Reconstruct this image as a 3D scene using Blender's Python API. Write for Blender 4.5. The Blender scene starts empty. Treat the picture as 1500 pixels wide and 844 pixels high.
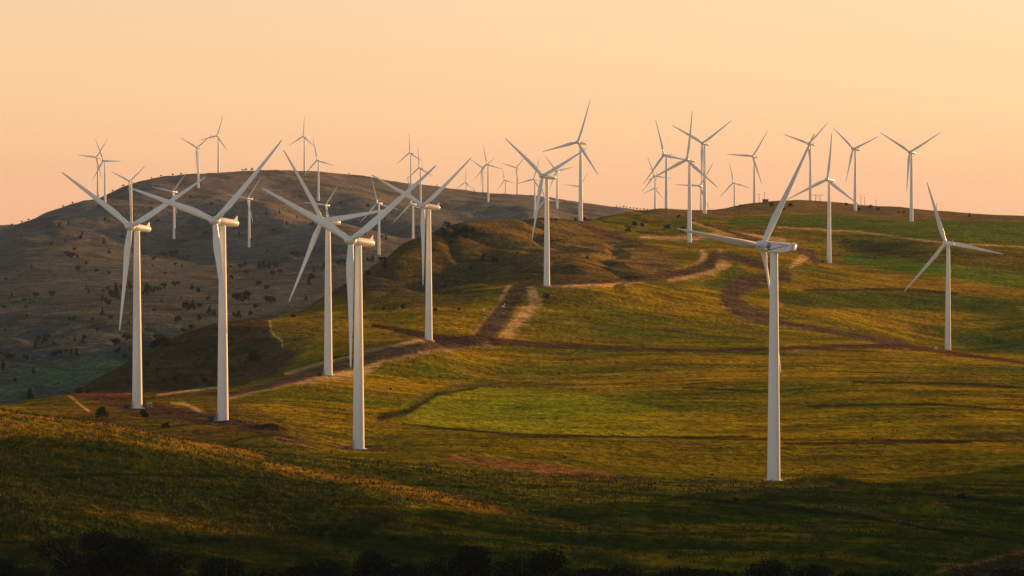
import bpy, math, random
import numpy as np
random.seed(7); rng = np.random.default_rng(7)
R = math.radians
sc = bpy.context.scene
col = sc.collection

# ------------------------------------------------------------------ camera
F = 4166.7                       # focal length in photo pixels (100 mm lens, 1500 px wide)
PH = math.atan(82 / F)
cam_d = bpy.data.cameras.new("camera"); cam_d.lens = 100; cam_d.sensor_width = 36
cam_d.clip_start = 1; cam_d.clip_end = 60000
cam = bpy.data.objects.new("camera", cam_d); col.objects.link(cam)
cam.location = (0, 0, 0); cam.rotation_euler = (R(90) - PH, 0, 0)
sc.camera = cam

# ------------------------------------------------------------------ light
SUN_AZ, SUN_EL = 44.5, 8.6       # azimuth clockwise from +Y (view direction), elevation
SUN_STRENGTH, EXPOSURE = 5.0, 0.85
sd = bpy.data.lights.new("sun", 'SUN'); sd.energy = SUN_STRENGTH; sd.angle = R(0.7); sd.color = (1.0, .49, .15)
sun = bpy.data.objects.new("sun", sd); col.objects.link(sun)
sun.rotation_euler = (R(90 - SUN_EL), 0, R(180 - SUN_AZ)); sun.location = (300, 500, 400)

w = bpy.data.worlds.new("World"); sc.world = w; w.use_nodes = True
nt = w.node_tree; nt.nodes.clear(); N = nt.nodes.new; L = nt.links.new
out = N('ShaderNodeOutputWorld'); bg1 = N('ShaderNodeBackground'); bg2 = N('ShaderNodeBackground'); add = N('ShaderNodeAddShader')
sky = N('ShaderNodeTexSky'); sky.sky_type = 'NISHITA'; sky.sun_disc = False
sky.sun_elevation = R(SUN_EL); sky.sun_rotation = R(SUN_AZ); sky.dust_density = 4; sky.altitude = 400
L(sky.outputs[0], bg1.inputs[0]); bg1.inputs[1].default_value = 0.02
tc = N('ShaderNodeTexCoord'); sep = N('ShaderNodeSeparateXYZ'); L(tc.outputs['Generated'], sep.inputs[0])
def ramp(stops):
    r = N('ShaderNodeValToRGB'); e = r.color_ramp.elements
    e[0].position, e[0].color = stops[0][0], (*stops[0][1], 1)
    e[1].position, e[1].color = stops[-1][0], (*stops[-1][1], 1)
    for p, c in stops[1:-1]:
        k = e.new(p); k.color = (*c, 1)
    return r
# dusk glow by elevation (input: sin of elevation)
r1 = ramp([(0, (1.01, .525, .285)), (.02, (.99, .54, .292)), (.045, (.95, .565, .305)), (.085, (.85, .58, .32)), (.2, (.74, .55, .38)),
           (.36, (.34, .31, .29)), (.5, (.10, .11, .13)), (1, (.025, .035, .055))])
cl = N('ShaderNodeClamp'); L(sep.outputs[2], cl.inputs[0]); L(cl.outputs[0], r1.inputs[0])
# warmer and brighter towards the sun, cooler away from it
dot = N('ShaderNodeVectorMath'); dot.operation = 'DOT_PRODUCT'; L(tc.outputs['Generated'], dot.inputs[0])
dot.inputs[1].default_value = (math.sin(R(SUN_AZ)), math.cos(R(SUN_AZ)), 0)
mr = N('ShaderNodeMapRange'); L(dot.outputs['Value'], mr.inputs[0]); mr.inputs[1].default_value = -1; mr.inputs[2].default_value = 1
r2 = ramp([(0, (1.15, 1.45, 1.85)), (.35, (1.25, 1.5, 1.8)), (.62, (1.1, 1.15, 1.2)), (.76, (1.0, .97, .97)), (.857, (.985, .97, 1)), (.915, (.94, .92, .975)), (.96, (1.1, 1.05, 1)), (1, (1.7, 1.35, 1))])
L(mr.outputs[0], r2.inputs[0])
mx = N('ShaderNodeMix'); mx.data_type = 'RGBA'; mx.blend_type = 'MULTIPLY'; mx.inputs[0].default_value = 1
L(r1.outputs[0], mx.inputs[6]); L(r2.outputs[0], mx.inputs[7])
# below the horizon: dim ground colour
gt = N('ShaderNodeMath'); gt.operation = 'GREATER_THAN'; gt.inputs[1].default_value = -0.012; L(sep.outputs[2], gt.inputs[0])
mg = N('ShaderNodeMix'); mg.data_type = 'RGBA'; L(gt.outputs[0], mg.inputs[0]); mg.inputs[6].default_value = (.05, .035, .02, 1); L(mx.outputs[2], mg.inputs[7])
L(mg.outputs[2], bg2.inputs[0]); bg2.inputs[1].default_value = 0.54
L(bg1.outputs[0], add.inputs[0]); L(bg2.outputs[0], add.inputs[1]); L(add.outputs[0], out.inputs[0])

vs = sc.view_settings; vs.view_transform = 'Standard'; vs.look = 'None'; vs.exposure = EXPOSURE; vs.gamma = 1; vs.use_curve_mapping = False
sc.render.engine = 'CYCLES'; cy = sc.cycles
cy.use_denoising = True; cy.denoiser = 'OPENIMAGEDENOISE'; cy.max_bounces = 5; cy.diffuse_bounces = 2; cy.glossy_bounces = 2
cy.volume_bounces = 1; cy.transparent_max_bounces = 4; cy.sample_clamp_indirect = 4

# ------------------------------------------------------------------ helpers
def tag(o, label=None, cat=None, group=None, kind=None):
    if label: o['label'] = label
    if cat: o['category'] = cat
    if group: o['group'] = group
    if kind: o['kind'] = kind
    return o
def empty(name, loc, rz=0):
    o = bpy.data.objects.new(name, None); col.objects.link(o); o.location = loc; o.rotation_euler = (0, 0, rz); o.empty_display_size = .5
    return o
class MB:
    def __init__(s): s.v = []; s.f = []
    def grid(s, rings, closed=True, cap0=True, cap1=True):
        b = len(s.v); n = len(rings[0])
        for r in rings: s.v.extend(tuple(p) for p in r)
        for i in range(len(rings) - 1):
            for j in range(n if closed else n - 1):
                k = (j + 1) % n
                s.f.append((b + i*n + j, b + i*n + k, b + (i+1)*n + k, b + (i+1)*n + j))
        if cap0: s.f.append(tuple(b + j for j in reversed(range(n))))
        if cap1: s.f.append(tuple(b + (len(rings)-1)*n + j for j in range(n)))
    def tube(s, a, b, r0, r1=None, n=8):
        r1 = r0 if r1 is None else r1
        a = np.array(a, float); b = np.array(b, float); d = b - a; d /= np.linalg.norm(d)
        h = np.array((0, 0, 1.)) if abs(d[2]) < .9 else np.array((1., 0, 0))
        u = np.cross(d, h); u /= np.linalg.norm(u); v = np.cross(d, u)
        ring = lambda c, r: [c + r*(u*math.cos(t) + v*math.sin(t)) for t in np.arange(n)*2*math.pi/n]
        s.grid([ring(a, r0), ring(b, r1)])
    def lathe(s, prof, n=24, origin=(0, 0, 0), axis='z'):
        rings = []
        for h, r in prof:
            ring = []
            for t in np.arange(n)*2*math.pi/n:
                c, q = r*math.cos(t), r*math.sin(t)
                p = (c, q, h) if axis == 'z' else (h, c, q)
                ring.append((p[0]+origin[0], p[1]+origin[1], p[2]+origin[2]))
            rings.append(ring)
        s.grid(rings)
    def box(s, c, d, bev=0):
        x, y, z = c; a, b, h = d[0]/2, d[1]/2, d[2]/2; e = bev
        def ring(zz, k): return [(x-a+k, y-b, zz), (x+a-k, y-b, zz), (x+a, y-b+k, zz), (x+a, y+b-k, zz), (x+a-k, y+b, zz), (x-a+k, y+b, zz), (x-a, y+b-k, zz), (x-a, y-b+k, zz)]
        if e <= 0: e = min(a, b, h)*.04
        def ring2(zz): return [(x+(px-x)*(1-e/a), y+(py-y)*(1-e/b), zz) for px, py, _ in ring(zz, e)]
        s.grid([ring2(z-h), ring(z-h+e, e), ring(z+h-e, e), ring2(z+h)])
    def build(s, name, mat, parent=None, smooth=True):
        me = bpy.data.meshes.new(name); me.from_pydata([tuple(map(float, p)) for p in s.v], [], s.f); me.materials.append(mat)
        if smooth: me.polygons.foreach_set('use_smooth', [True]*len(me.polygons)); me.set_sharp_from_angle(angle=R(40))
        me.update(); o = bpy.data.objects.new(name, me); col.objects.link(o)
        if parent: o.parent = parent
        return o
def kids(o): return [c for c in o.children]
def copy_tree(o, parent=None):
    c = o.copy(); col.objects.link(c)
    if parent: c.parent = parent
    for ch in kids(o): copy_tree(ch, c)
    return c

def mat(name, base, rough=.6, noise=None, metallic=0, spec=.5):
    m = bpy.data.materials.new(name); m.use_nodes = True; t = m.node_tree; b = t.nodes['Principled BSDF']
    b.inputs['Roughness'].default_value = rough; b.inputs['Metallic'].default_value = metallic; b.inputs['Specular IOR Level'].default_value = spec
    b.inputs['Base Color'].default_value = (*base, 1)
    if noise:
        scale, amt = noise
        tcn = t.nodes.new('ShaderNodeTexCoord'); nz = t.nodes.new('ShaderNodeTexNoise'); nz.inputs['Scale'].default_value = scale; nz.inputs['Detail'].default_value = 5
        t.links.new(tcn.outputs['Object'], nz.inputs[0])
        rp = t.nodes.new('ShaderNodeValToRGB'); rp.color_ramp.elements[0].position = .3; rp.color_ramp.elements[1].position = .7
        rp.color_ramp.elements[0].color = (*[c*(1-amt) for c in base], 1); rp.color_ramp.elements[1].color = (*[min(1, c*(1+amt)) for c in base], 1)
        t.links.new(nz.outputs[0], rp.inputs[0]); t.links.new(rp.outputs[0], b.inputs['Base Color'])
    return m

# numpy gradient noise -------------------------------------------------
def noise2(x, y, seed=0):
    xi = np.floor(x).astype(np.int64); yi = np.floor(y).astype(np.int64); xf = x - xi; yf = y - yi
    def g(ix, iy):
        h = (ix*374761393 + iy*668265263 + seed*974634777) & 0xffffffff
        h = ((h ^ (h >> 13))*1274126177) & 0xffffffff; h = h ^ (h >> 16)
        a = (h & 0xffff)/65536.0*2*math.pi
        return np.cos(a), np.sin(a)
    u = xf*xf*xf*(xf*(xf*6-15)+10); v = yf*yf*yf*(yf*(yf*6-15)+10)
    def d(ix, iy):
        a, b = g(xi+ix, yi+iy); return a*(xf-ix) + b*(yf-iy)
    return ((d(0,0)*(1-u) + d(1,0)*u)*(1-v) + (d(0,1)*(1-u) + d(1,1)*u)*v)*1.5
def fbm(x, y, octv=4, seed=0, gain=.5):
    s = 0; a = 1; t = 0
    for i in range(octv):
        s = s + a*noise2(x*2**i, y*2**i, seed+i*17); t += a; a *= gain
    return s/t
def sstep(a, b, x):
    t = np.clip((x-a)/(b-a), 0, 1); return t*t*(3-2*t)

# pixel <-> world ------------------------------------------------------
def ray(px, py):
    cx = (px-750)/F; c = -(py-422)/F; y = math.cos(PH) + c*math.sin(PH); z = -math.sin(PH) + c*math.cos(PH)
    return cx/y, z/y              # x and z per metre of forward distance
def P(px, py, d):
    u, s = ray(px, py); return (u, d, s*d)
def screen(x, y, z):
    f = y*math.cos(PH) - z*math.sin(PH); q = y*math.sin(PH) + z*math.cos(PH)
    return 750 + F*x/f, 422 - F*q/f

# ------------------------------------------------------------------ turbines: hub px, base px, distance, yaw, blade phase, radius, label
TURB = [
 (192.6,333.0,200.5,1258,30.0,62.7,46.0,'white wind turbine at far left with a green cabinet and dark box beside its foot'),
 (316.3,325.5,326,1142,34.6,47.2,46.5,'tall white wind turbine, second big one from the left, dark box left of its foot'),
 (515.0,353.5,525,1096,34.9,55.3,49.3,'big white wind turbine standing nearest at centre left, in front of the dirt road'),
 (474.3,323.7,480.5,1475,36.4,83.6,46.5,'white wind turbine beside the dirt road, behind and left of the nearest centre one'),
 (616.5,302.3,628,1701,42,54.2,48,'white wind turbine standing at the junction of the dirt tracks'),
 (791.7,258.5,801,2083,44,66.7,48.2,'white wind turbine standing beside the top of the dirt track near the round bush'),
 (846.8,208.9,850.5,2899,40.3,19.0,46.3,'wind turbine rising highest over the brown crest, a tree each side of its foot'),
 (1004.8,234.5,1010,2766,38.1,6,48,'wind turbine with one blade straight up in front of the skyline cluster right of centre'),
 (972.2,227.6,976,3500,45.2,100.6,47,'wind turbine on the skyline just left of the one with its blade straight up'),
 (1029.0,210.4,1032,3252,36.7,57.7,46.8,'wind turbine with a Y of blades on the crest, right of the straight blade one'),
 (958.6,257.8,959.5,6192,30.0,98.2,46,'far small wind turbine, leftmost of the cluster on the right skyline'),
 (958.5,276.1,960.3,7900,44.2,8.9,46,'tiniest wind turbine low on the skyline straight behind another far one'),
 (1024.7,272.6,1026.7,4722,31.3,33.1,46,'small wind turbine low behind the tower of the Y shaped one on the right crest'),
 (1102.7,229.3,1105,4191,39.4,34.8,46,'wind turbine with a level blade to the left standing alone behind the green crest'),
 (1074.8,267.8,1075.7,6044,36.4,105.8,46,'far small wind turbine alone low on the skyline between two bigger ones'),
 (1184.9,211.1,1187,3900,41.8,48.8,44,'wind turbine on the skyline behind the raised blade of the near right one'),
 (1212.1,263.5,1214.5,2732,32.7,5.5,45.5,'wind turbine on the green field with one blade straight up and a sunlit tower edge'),
 (1249.4,218.6,1252.5,3704,44.4,70.5,44.9,'wind turbine on the right crest beside the thin poles and bushes'),
 (1332.4,223.4,1335,3300,36.2,61.5,46.0,'rightmost wind turbine on the skyline, dark wide Y of blades'),
 (1384.6,356.2,1389,2083,166.2,20.1,47.3,'white wind turbine in the green fields at far right, seen from behind'),
 (1120.3,361.0,1134,972,129.3,84.1,49.2,'big near wind turbine at right with a dark emblem and stripe on its boxy nacelle'),
 (141.8,231.1,143.5,5550,31.8,37.3,46,'far wind turbine behind the left hill shoulder, left one of the crossing pair'),
 (152.1,235.8,154,5208,33.8,92.5,45.1,'far wind turbine on the left hill shoulder, right one of the crossing pair'),
 (191.6,266.1,192.5,4880,32.8,53.2,46,'far wind turbine directly above the nacelle of the far left big one'),
 (252.7,281.2,255,4831,28,41.9,43,'far wind turbine on the left hillside behind crossing blades of the big ones'),
 (289.2,216.6,290.5,5650,31.1,56.7,45.8,'far wind turbine just below the left hill top, its Y of blades skylined'),
 (319.7,199.3,320,6133,29.3,18.3,46,'far wind turbine standing on the very top of the left hill'),
 (363.2,291.2,365,4695,33.6,39.2,44.1,'far wind turbine low on the left hillside with one blade level to the left'),
 (445.0,200.2,446,6494,35.6,2.9,46,'far wind turbine on the left hill ridge with one blade straight up'),
 (464.3,235.1,466.5,5650,32.6,105.1,45.7,'far hillside wind turbine, right below the ridge one with a straight up blade'),
 (477.0,301.1,478.7,5124,29.3,37.0,46,'far wind turbine peeking from behind the tower beside the dirt road'),
 (553.3,298.1,555,4444,29.8,104.2,43,'far wind turbine on the hillside right of the nearest centre one'),
 (603.0,299.1,605,4538,35.4,108.6,46,'far wind turbine behind the dark ridge, just left of the one at the road junction'),
 (601.0,224.3,602,6450,39,115.9,46,'far wind turbine, higher of the two thin ones with a straight up blade at centre'),
 (615.5,246.2,616,5868,40,113.7,46,'far wind turbine, lower of the two thin ones with a straight up blade at centre'),
 (681.8,267.6,683,8875,38,2,46,'tiny wind turbine whose hub barely clears the far hill ridge'),
 (706.3,245.7,707.5,7278,35.2,60.5,46,'far wind turbine, left and farther one of the overlapping pair on the ridge'),
 (712.6,241.0,715,6061,38.7,104.3,44.5,'far wind turbine in front of the ridge, right and nearer one of the overlapping pair'),
 (739.6,264.2,740.5,8718,45,101.8,46,'tiny wind turbine low on the ridge just left of a taller far one'),
 (756.1,246.1,757.5,7039,36.4,45.4,46,'far wind turbine on the ridge left of the one by the dirt track top'),
 (783.1,262.3,783.5,5565,37.3,18.1,42.5,'far wind turbine partly behind the left blade of the one by the dirt track top'),
 (814.6,250.9,816,6039,30,79.7,44,'far wind turbine just right of the one by the dirt track top'),
 (848.3,273.7,850,7232,37.6,37.2,46,'far wind turbine mostly hidden behind the tower on the brown crest'),
 (800.5,292.5,800.5,5532,40,98,46,'far wind turbine behind the dirt track top one, a pale blade showing against the hill'),
]
def turb_z(t):                   # ground height under a turbine from its hub height
    hx, hy, bx, d = t[:4]; return ray(hx, hy)[1]*d - 80.2

# ------------------------------------------------------------------ terrain: spot heights (px, py, distance)
CP = []
def cp(lst):
    for a in lst: CP.append(P(*a))
def cz(lst):                     # px, distance, height
    for px, d, z in lst: CP.append(((px-750)/F, d, z))
cz([(x, d, z) for x in (-6000, -3500, -900, 0, 750, 1500, 2400, 5000, 7500) for d, z in ((60, -14), (120, -40), (250, -72), (400, -84))])
cp([(-100,862,590),(300,862,620),(700,862,650),(1100,862,672),(1600,862,665)])
cp([(-200,700,720),(0,720,700),(0,650,800),(-120,582,850),(0,600,880),(150,619,880),(300,646,870),(400,664,880),(500,674,900),(600,683,930),(700,693,945),
    (300,745,740),(600,745,765),(480,700,840),(560,708,835),(750,762,775),(870,790,745),(430,672,872),(560,690,880),(750,735,830),(900,745,825),(850,712,915),
    (1134,705,962),(1000,730,870),(1340,772,800),(1500,800,770),(1350,740,880),(1500,700,985),(1620,700,985),(1200,840,690),(1480,815,745)])
cz([(-100,1080,-82),(0,1060,-84),(120,1020,-84),(300,990,-80),(420,980,-80)])
cp([(150,612,1160),(60,596,1260),(-80,606,1200),(20,598,1330),(105,579,1380),(160,578,1400),(250,600,1220),(400,640,1060),(420,600,1200),(350,590,1260),(300,585,1330),(400,565,1400),
    (600,645,1110),(640,665,1010),(800,650,1110),(700,600,1330),(850,572,1470),(600,590,1350),(900,640,1170),(1100,642,1170),(1300,620,1230),(1500,640,1180),(1650,620,1230),
    (600,560,1520),(700,545,1620),(640,510,1720),(560,523,1620),(700,497,1800),(720,480,1880),(750,440,2010),(760,419,2090),(850,500,1850),(950,520,1760),(1050,560,1530),(1250,560,1500),(1450,580,1400)])
cp([(60,592,1470),(150,563,1700),(180,538,1760),(220,513,1850),(260,494,1840),(300,479,1870),(350,469,1890),(390,466,1910),(430,459,1980),
    (300,556,1700),(250,575,1650),(350,550,1710),(400,522,1740),(400,550,1640),(200,580,1620),(150,585,1600),(480,480,1850),(560,475,1880),(640,465,1900),(560,500,1750),
    (540,431,2060),(600,428,2080),(640,428,2100),(690,424,2090),(740,417,2100),(500,455,1960),
    (470,440,2200),(500,425,2280),(530,409,2340),(565,388,2400),(600,366,2460),(625,350,2520),(650,334,2600),(675,327,2680),(700,324,2750),(740,323,2830),(790,322,2920),(850,322,3000),(900,313.5,3250),
    (560,414,2290),(610,416,2330),(660,416,2350),(700,414,2330),(640,380,2460),(700,375,2480),(700,350,2600),(780,380,2330),(880,395,2250),(900,370,2500),(850,345,2720),(930,350,2750),(940,330,3000),
    (960,311,3380),(1000,311,3420),(1050,307,3450),(1100,300,3560),(1150,297,3640),(1200,296,3780),(1240,299,3820),(1290,304,3720),(1330,313,3560),(1380,317.5,3560),(1440,318,3560),(1510,318,3560),(1600,319,3560),
    (1040,380,2480),(1000,405,2300),(900,417,2120),(1070,430,2210),(1130,460,2120),(1080,350,2850),(1150,375,2650),(1180,330,3080),(1260,345,2950),(1300,325,3200),(1500,340,3100),(1400,360,2850),
    (1300,400,2600),(1500,400,2700),(1400,440,2400),(1500,470,2250),(1250,470,2150),(1200,500,1960),(1330,505,1960),(1500,520,2000),(1620,480,2150),(1620,400,2700),(1100,510,1850),(950,460,2020)])
# deep valley on the left behind the ridges, and the big far hill
cz([(-300,1900,-140),(-100,1850,-150),(60,2000,-152),(150,2250,-155),(250,2450,-152),(350,2550,-146),(450,2700,-138),(520,2900,-128),(600,3100,-112),(680,3300,-95),(760,3600,-72),(850,3900,-45)])
cp([(-100,610,2550),(0,590,2650),(60,575,2720),(0,520,3050),(130,545,2850),(200,520,3000),(300,480,3300),(420,462,3550),(520,412,4050),(100,460,3400),(0,440,3650),(200,420,3850),
    (0,392,4150),(300,400,4180),(100,370,4350),(420,390,4300),(560,395,4250),(620,362,4700),(640,335,5250),(740,325,5550),
    (-100,392,4500),(0,346,4850),(50,323,5050),(100,301,5350),(140,292,5480),(160,291,5520),(172,284,5600),(185,274,5680),(200,268.5,5750),(230,262,5850),(270,256.5,5980),(330,253,6180),(400,250.5,6420),(460,251.5,6550),(530,259,6650),(600,269,6750),(640,274.5,6800),(700,283.5,6900),(760,288.5,6900),(800,292.5,6900),(880,304.5,6850),(950,311,6650),
    (400,300,5100),(200,320,4950),(250,300,5250),(500,330,4900),(650,300,5900),(850,314,5900),(420,275,5800),(530,290,5700)])
cz([(150,6300,40),(300,7200,90),(450,7500,110),(600,7700,90),(100,5900,20),(0,5600,-40)])
cz([(x, 4300, -6) for x in (1250,1350,1500,1700)] + [(x, 5500, -30) for x in (1250,1500,1800)] + [(x, 9500, 20) for x in (-800,-200,300,750,1100,1500,2200)] + [(x, 13000, -60) for x in (-2500,-400,750,1700,3800)])
cz([(-900,1000,-60),(-900,2500,-120),(-900,5000,-60),(2500,1000,-60),(2500,2500,-60),(2500,4500,-30),(-3500,1500,-60),(5000,1500,-40),(-3500,5000,-60),(5000,5000,-30),(1900,1000,-80),(1900,1700,-80)])
for t in TURB: CP.append(((t[2]-750)/F, t[3], turb_z(t)))
CP = np.array(CP)
KV = .45
def tps_fit(u, v, z, reg=3e-7):
    n = len(u); r2 = (u[:,None]-u)**2 + (v[:,None]-v)**2
    K = .5*r2*np.log(r2+1e-12) + reg*np.eye(n)
    Pm = np.stack([np.ones(n), u, v], 1); A = np.block([[K, Pm], [Pm.T, np.zeros((3, 3))]])
    return np.linalg.solve(A, np.concatenate([z, np.zeros(3)]))
cu, cv = CP[:,0], np.log(CP[:,1])*KV
W = tps_fit(cu, cv, CP[:,2])
def tps(u, v):
    o = W[-3] + W[-2]*u + W[-1]*v
    for i in range(len(cu)):
        r2 = (u-cu[i])**2 + (v-cv[i])**2; o = o + W[i]*.5*r2*np.log(r2+1e-12)
    return o

us = np.concatenate([np.linspace(-1.6, -.21, 50)[:-1], np.linspace(-.21, .21, 860), np.linspace(.21, 1.6, 50)[1:]])
ds = np.concatenate([np.geomspace(60, 560, 60)[:-1], np.geomspace(560, 1300, 330)[:-1], np.geomspace(1300, 4300, 430)[:-1], np.geomspace(4300, 7600, 150)[:-1], np.geomspace(7600, 13000, 40)])
NU, ND = len(us), len(ds)
U, D = np.meshgrid(us, ds); X, Y = U*D, D
# smooth surface on a coarser grid, then interpolated (bicubic is not needed at this density)
Z = tps(U, np.log(D)*KV)
TA = R(SUN_AZ); SX, SY = math.sin(TA), math.cos(TA)
pp = Y*SX - X*SY; qq = X*SX + Y*SY      # across / along the sun's direction
# unseen hill added right of the frame to shade the foreground
Z = Z + 130*np.exp(-((qq-1200)/130)**2)*(1-sstep(505, 650, pp))
for mx_, my_, mh_, wx_, wy_ in ((106, 950, 3.2, 13, 8), (-93, 1108, 2.6, 7, 5), (122, 848, 2.2, 16, 7), (88, 905, 1.4, 20, 5), (-108, 1135, 1.5, 12, 6)):
    Z = Z + mh_*np.exp(-((X-mx_)/wx_)**2-((Y-my_)/wy_)**2)
# rolling detail, kept off the turbine pads
pad = np.ones_like(Z)
for t in TURB:
    tx, ty = (t[2]-750)/F*t[3], t[3]
    pad = np.minimum(pad, sstep(15, 80, np.hypot(X-tx, (Y-ty))))
far = sstep(3600, 5000, Y)
mid = sstep(900, 1150, Y)
n1 = fbm(X/150, Y/210, 4, 1); n2 = fbm(X/105, Y/42, 4, 5); n3 = fbm(X/9, Y/14, 3, 9); n4 = fbm(X/42, Y/17, 3, 61); n5 = fbm((X+.3*Y)/60, Y/110, 4, 71)
rid = 1-np.abs(fbm((X+.25*Y)/230, (Y-.5*X)/420, 4, 21))*2.2
Z = Z + pad*(n1*(3.0+2*far) + n2*(1.3+1.3*far) + n3*.30*(1-.4*mid) + n4*.5*mid*(1-far) + n5*3.6*far) + pad*far*(rid*6-4)*sstep(0, 1, 1-np.abs(Y-4400)/1500)
fold = sstep(2000, 2200, Y)*(1-sstep(3100, 3500, Y))*(1-sstep(.03, .07, U))*pad; Z = Z - fold*4.2*np.clip(1-np.abs(fbm((X+.2*Y)/110, (Y-.3*X)/260, 3, 121))*5, 0, 1) + fold*fbm(X/55, Y/50, 3, 131)*2
sr, sq = screen(X, Y, Z)         # photo pixel of each ground vertex (used to lay out land cover)
vis_top = np.minimum.accumulate(sq, axis=0)
VIS = (sq <= vis_top + 1.5) & (Y > 540)
def ground(x, y):
    x = np.asarray(x, float); y = np.asarray(y, float); u = x/y
    i = np.clip(np.searchsorted(us, u)-1, 0, NU-2); j = np.clip(np.searchsorted(ds, y)-1, 0, ND-2)
    a = (u-us[i])/(us[i+1]-us[i]); b = (y-ds[j])/(ds[j+1]-ds[j])
    return (Z[j,i]*(1-a)+Z[j,i+1]*a)*(1-b) + (Z[j+1,i]*(1-a)+Z[j+1,i+1]*a)*b
def hit(px, py, dmin=540):       # first ground point seen at a photo pixel
    u, s = ray(px, py); i = int(np.clip(np.searchsorted(us, u)-1, 0, NU-2)); a = (u-us[i])/(us[i+1]-us[i])
    zc = Z[:,i]*(1-a)+Z[:,i+1]*a; g = zc - ds*s
    ok = np.where((g > 0) & (ds > dmin))[0]
    if len(ok) == 0: return None
    j = ok[0]; j0 = max(j-1, 0); t = 0 if j0 == j or g[j] == g[j0] else -g[j0]/(g[j]-g[j0])
    y = ds[j0] + (ds[j]-ds[j0])*np.clip(t, 0, 1); return (u*y, y, float(ground(u*y, y)))
def crest(px, dmin, dmax):       # the ground point seen highest between two distances
    u = ray(px, 340)[0]; y = ds[(ds > dmin) & (ds < dmax)]; z = ground(u*y, y); k = int(np.argmax(z/y)); return (u*y[k], y[k], z[k])

# ------------------------------------------------------------------ land cover
jx = sr + fbm(X/12, Y/30, 3, 31)*3.0; jy = sq + fbm(X/15, Y/40, 3, 35)*1.6
def line(pts, soft=.35, dr=(540, 4300)):       # thick line in photo pixels: (px, py, half width) -> 0..1 mask over the ground
    best = np.zeros_like(Z); m = VIS & (Y > dr[0]) & (Y < dr[1])
    xs, ys = jx[m], jy[m]; acc = np.zeros_like(xs)
    for (x0, y0, w0), (x1, y1, w1) in zip(pts[:-1], pts[1:]):
        dx, dy = x1-x0, y1-y0; t = np.clip(((xs-x0)*dx + (ys-y0)*dy)/(dx*dx+dy*dy), 0, 1)
        dist = np.hypot(xs-x0-t*dx, ys-y0-t*dy); w_ = w0+(w1-w0)*t
        acc = np.maximum(acc, 1-sstep(1-soft, 1+soft, dist/w_))
    best[m] = acc; return best
def poly(pts, soft=2.0, dr=(540, 4300)):
    m = VIS & (Y > dr[0]) & (Y < dr[1]); xs, ys = jx[m], jy[m]; ins = np.zeros(xs.shape, bool); dm = np.full(xs.shape, 1e9); n = len(pts)
    for k in range(n):
        (x0, y0), (x1, y1) = pts[k], pts[(k+1) % n]
        c = ((y0 > ys) != (y1 > ys)); ins ^= c & (xs < (x1-x0)*(ys-y0)/((y1-y0) or 1e-9)+x0)
        dx, dy = x1-x0, y1-y0; t = np.clip(((xs-x0)*dx + (ys-y0)*dy)/(dx*dx+dy*dy), 0, 1); dm = np.minimum(dm, np.hypot(xs-x0-t*dx, ys-y0-t*dy))
    o = np.zeros_like(Z); o[m] = sstep(-soft, soft, np.where(ins, dm, -dm)); return o
C = np.zeros((*Z.shape, 3))
def mixc(mask, c):
    global C
    C = C*(1-mask[..., None]) + np.array(c)*mask[..., None]
gold, olive, green, dirt, bank, brown = (.290,.190,.005), (.170,.142,.004), (.060,.100,.004), (.070,.050,.032), (.62,.38,.15), (.075,.045,.018)
f1 = fbm(X/210, Y/130, 4, 41); f2 = fbm(X/95, Y/34, 5, 45); f3 = fbm(X/15, Y/9, 3, 49); f4 = fbm((X+.2*Y)/70, (Y-.1*X)/55, 3, 53)
C[:] = olive
mixc(sstep(-.1, .22, f1*.7+f2*.6+f4*.25), gold)
mixc(sstep(.05, .4, -f1*.8+f2*.35+f4*.3)*.8, green)
mixc(sstep(.1, .4, -f2+f3*.3)*.5, brown); f7 = fbm(X/60, Y/11, 4, 87); mixc(sstep(.08, .3, f7)*.45, (.055,.050,.006)); mixc(sstep(.1, .35, -f7)*.35, gold)
mixc(poly([(30,596),(110,576),(260,574),(340,590),(420,618),(480,650),(420,668),(300,648),(150,622)],7,(980,1420))*.75*sstep(-.35,.1,f2+f3*.5), (.070,.045,.014))
# crops on the right
mixc(poly([(1130,425),(1330,430),(1480,440),(1510,470),(1380,455),(1150,450)])*.7, (.045,.075,.006)); mixc(poly([(1150,425),(1160,415),(1400,415),(1510,430),(1510,440),(1330,425)],3)*.5, (.25,.14,.01))
mixc(poly([(1230,372),(1330,378),(1510,408),(1510,425),(1380,405),(1240,386)],3)*.9, (.10,.165,.006)); mixc(poly([(1230,345),(1330,360),(1510,372),(1510,400),(1380,385),(1240,368)],3)*.6, (.06,.06,.008))
mixc(poly([(1080,318),(1200,315),(1510,325),(1510,360),(1350,352),(1200,335),(1060,328)],3)*.9, (.085,.125,.007))
mixc(poly([(1260,345),(1360,352),(1380,362),(1250,362)],3)*.6, (.06,.08,.01))
mixc(poly([(1370,480),(1510,505),(1510,520),(1390,505)],3)*.8, (.06,.10,.012))
mixc(poly([(1060,400),(1075,385),(1100,400),(1070,422),(1030,420)],3)*.8, (.06,.10,.012))
mixc(poly([(905,395),(960,382),(990,388),(980,402),(930,402)],4)*.7, (.05,.07,.01))
mixc(poly([(590,592),(615,578),(660,569),(720,567),(820,571),(900,585),(1000,605),(1100,625),(1110,642),(950,641),(750,635),(600,622),(575,612)],2.5)*.9*(1-.8*sstep(830, 1100, sr)), (.215,.225,.005))
mixc(poly([(640,600),(760,590),(850,598),(820,615),(700,618)],9)*.4, (.11,.16,.006)); mixc(line([(600,618,3),(700,625,4),(850,635,3),(1000,641,2)],.8)*.6, (.30,.27,.012))
mixc(poly([(0,545),(130,520),(190,525),(180,560),(60,575),(0,592)],14,(2300,3500))*.8, (.06,.085,.03))
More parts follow.
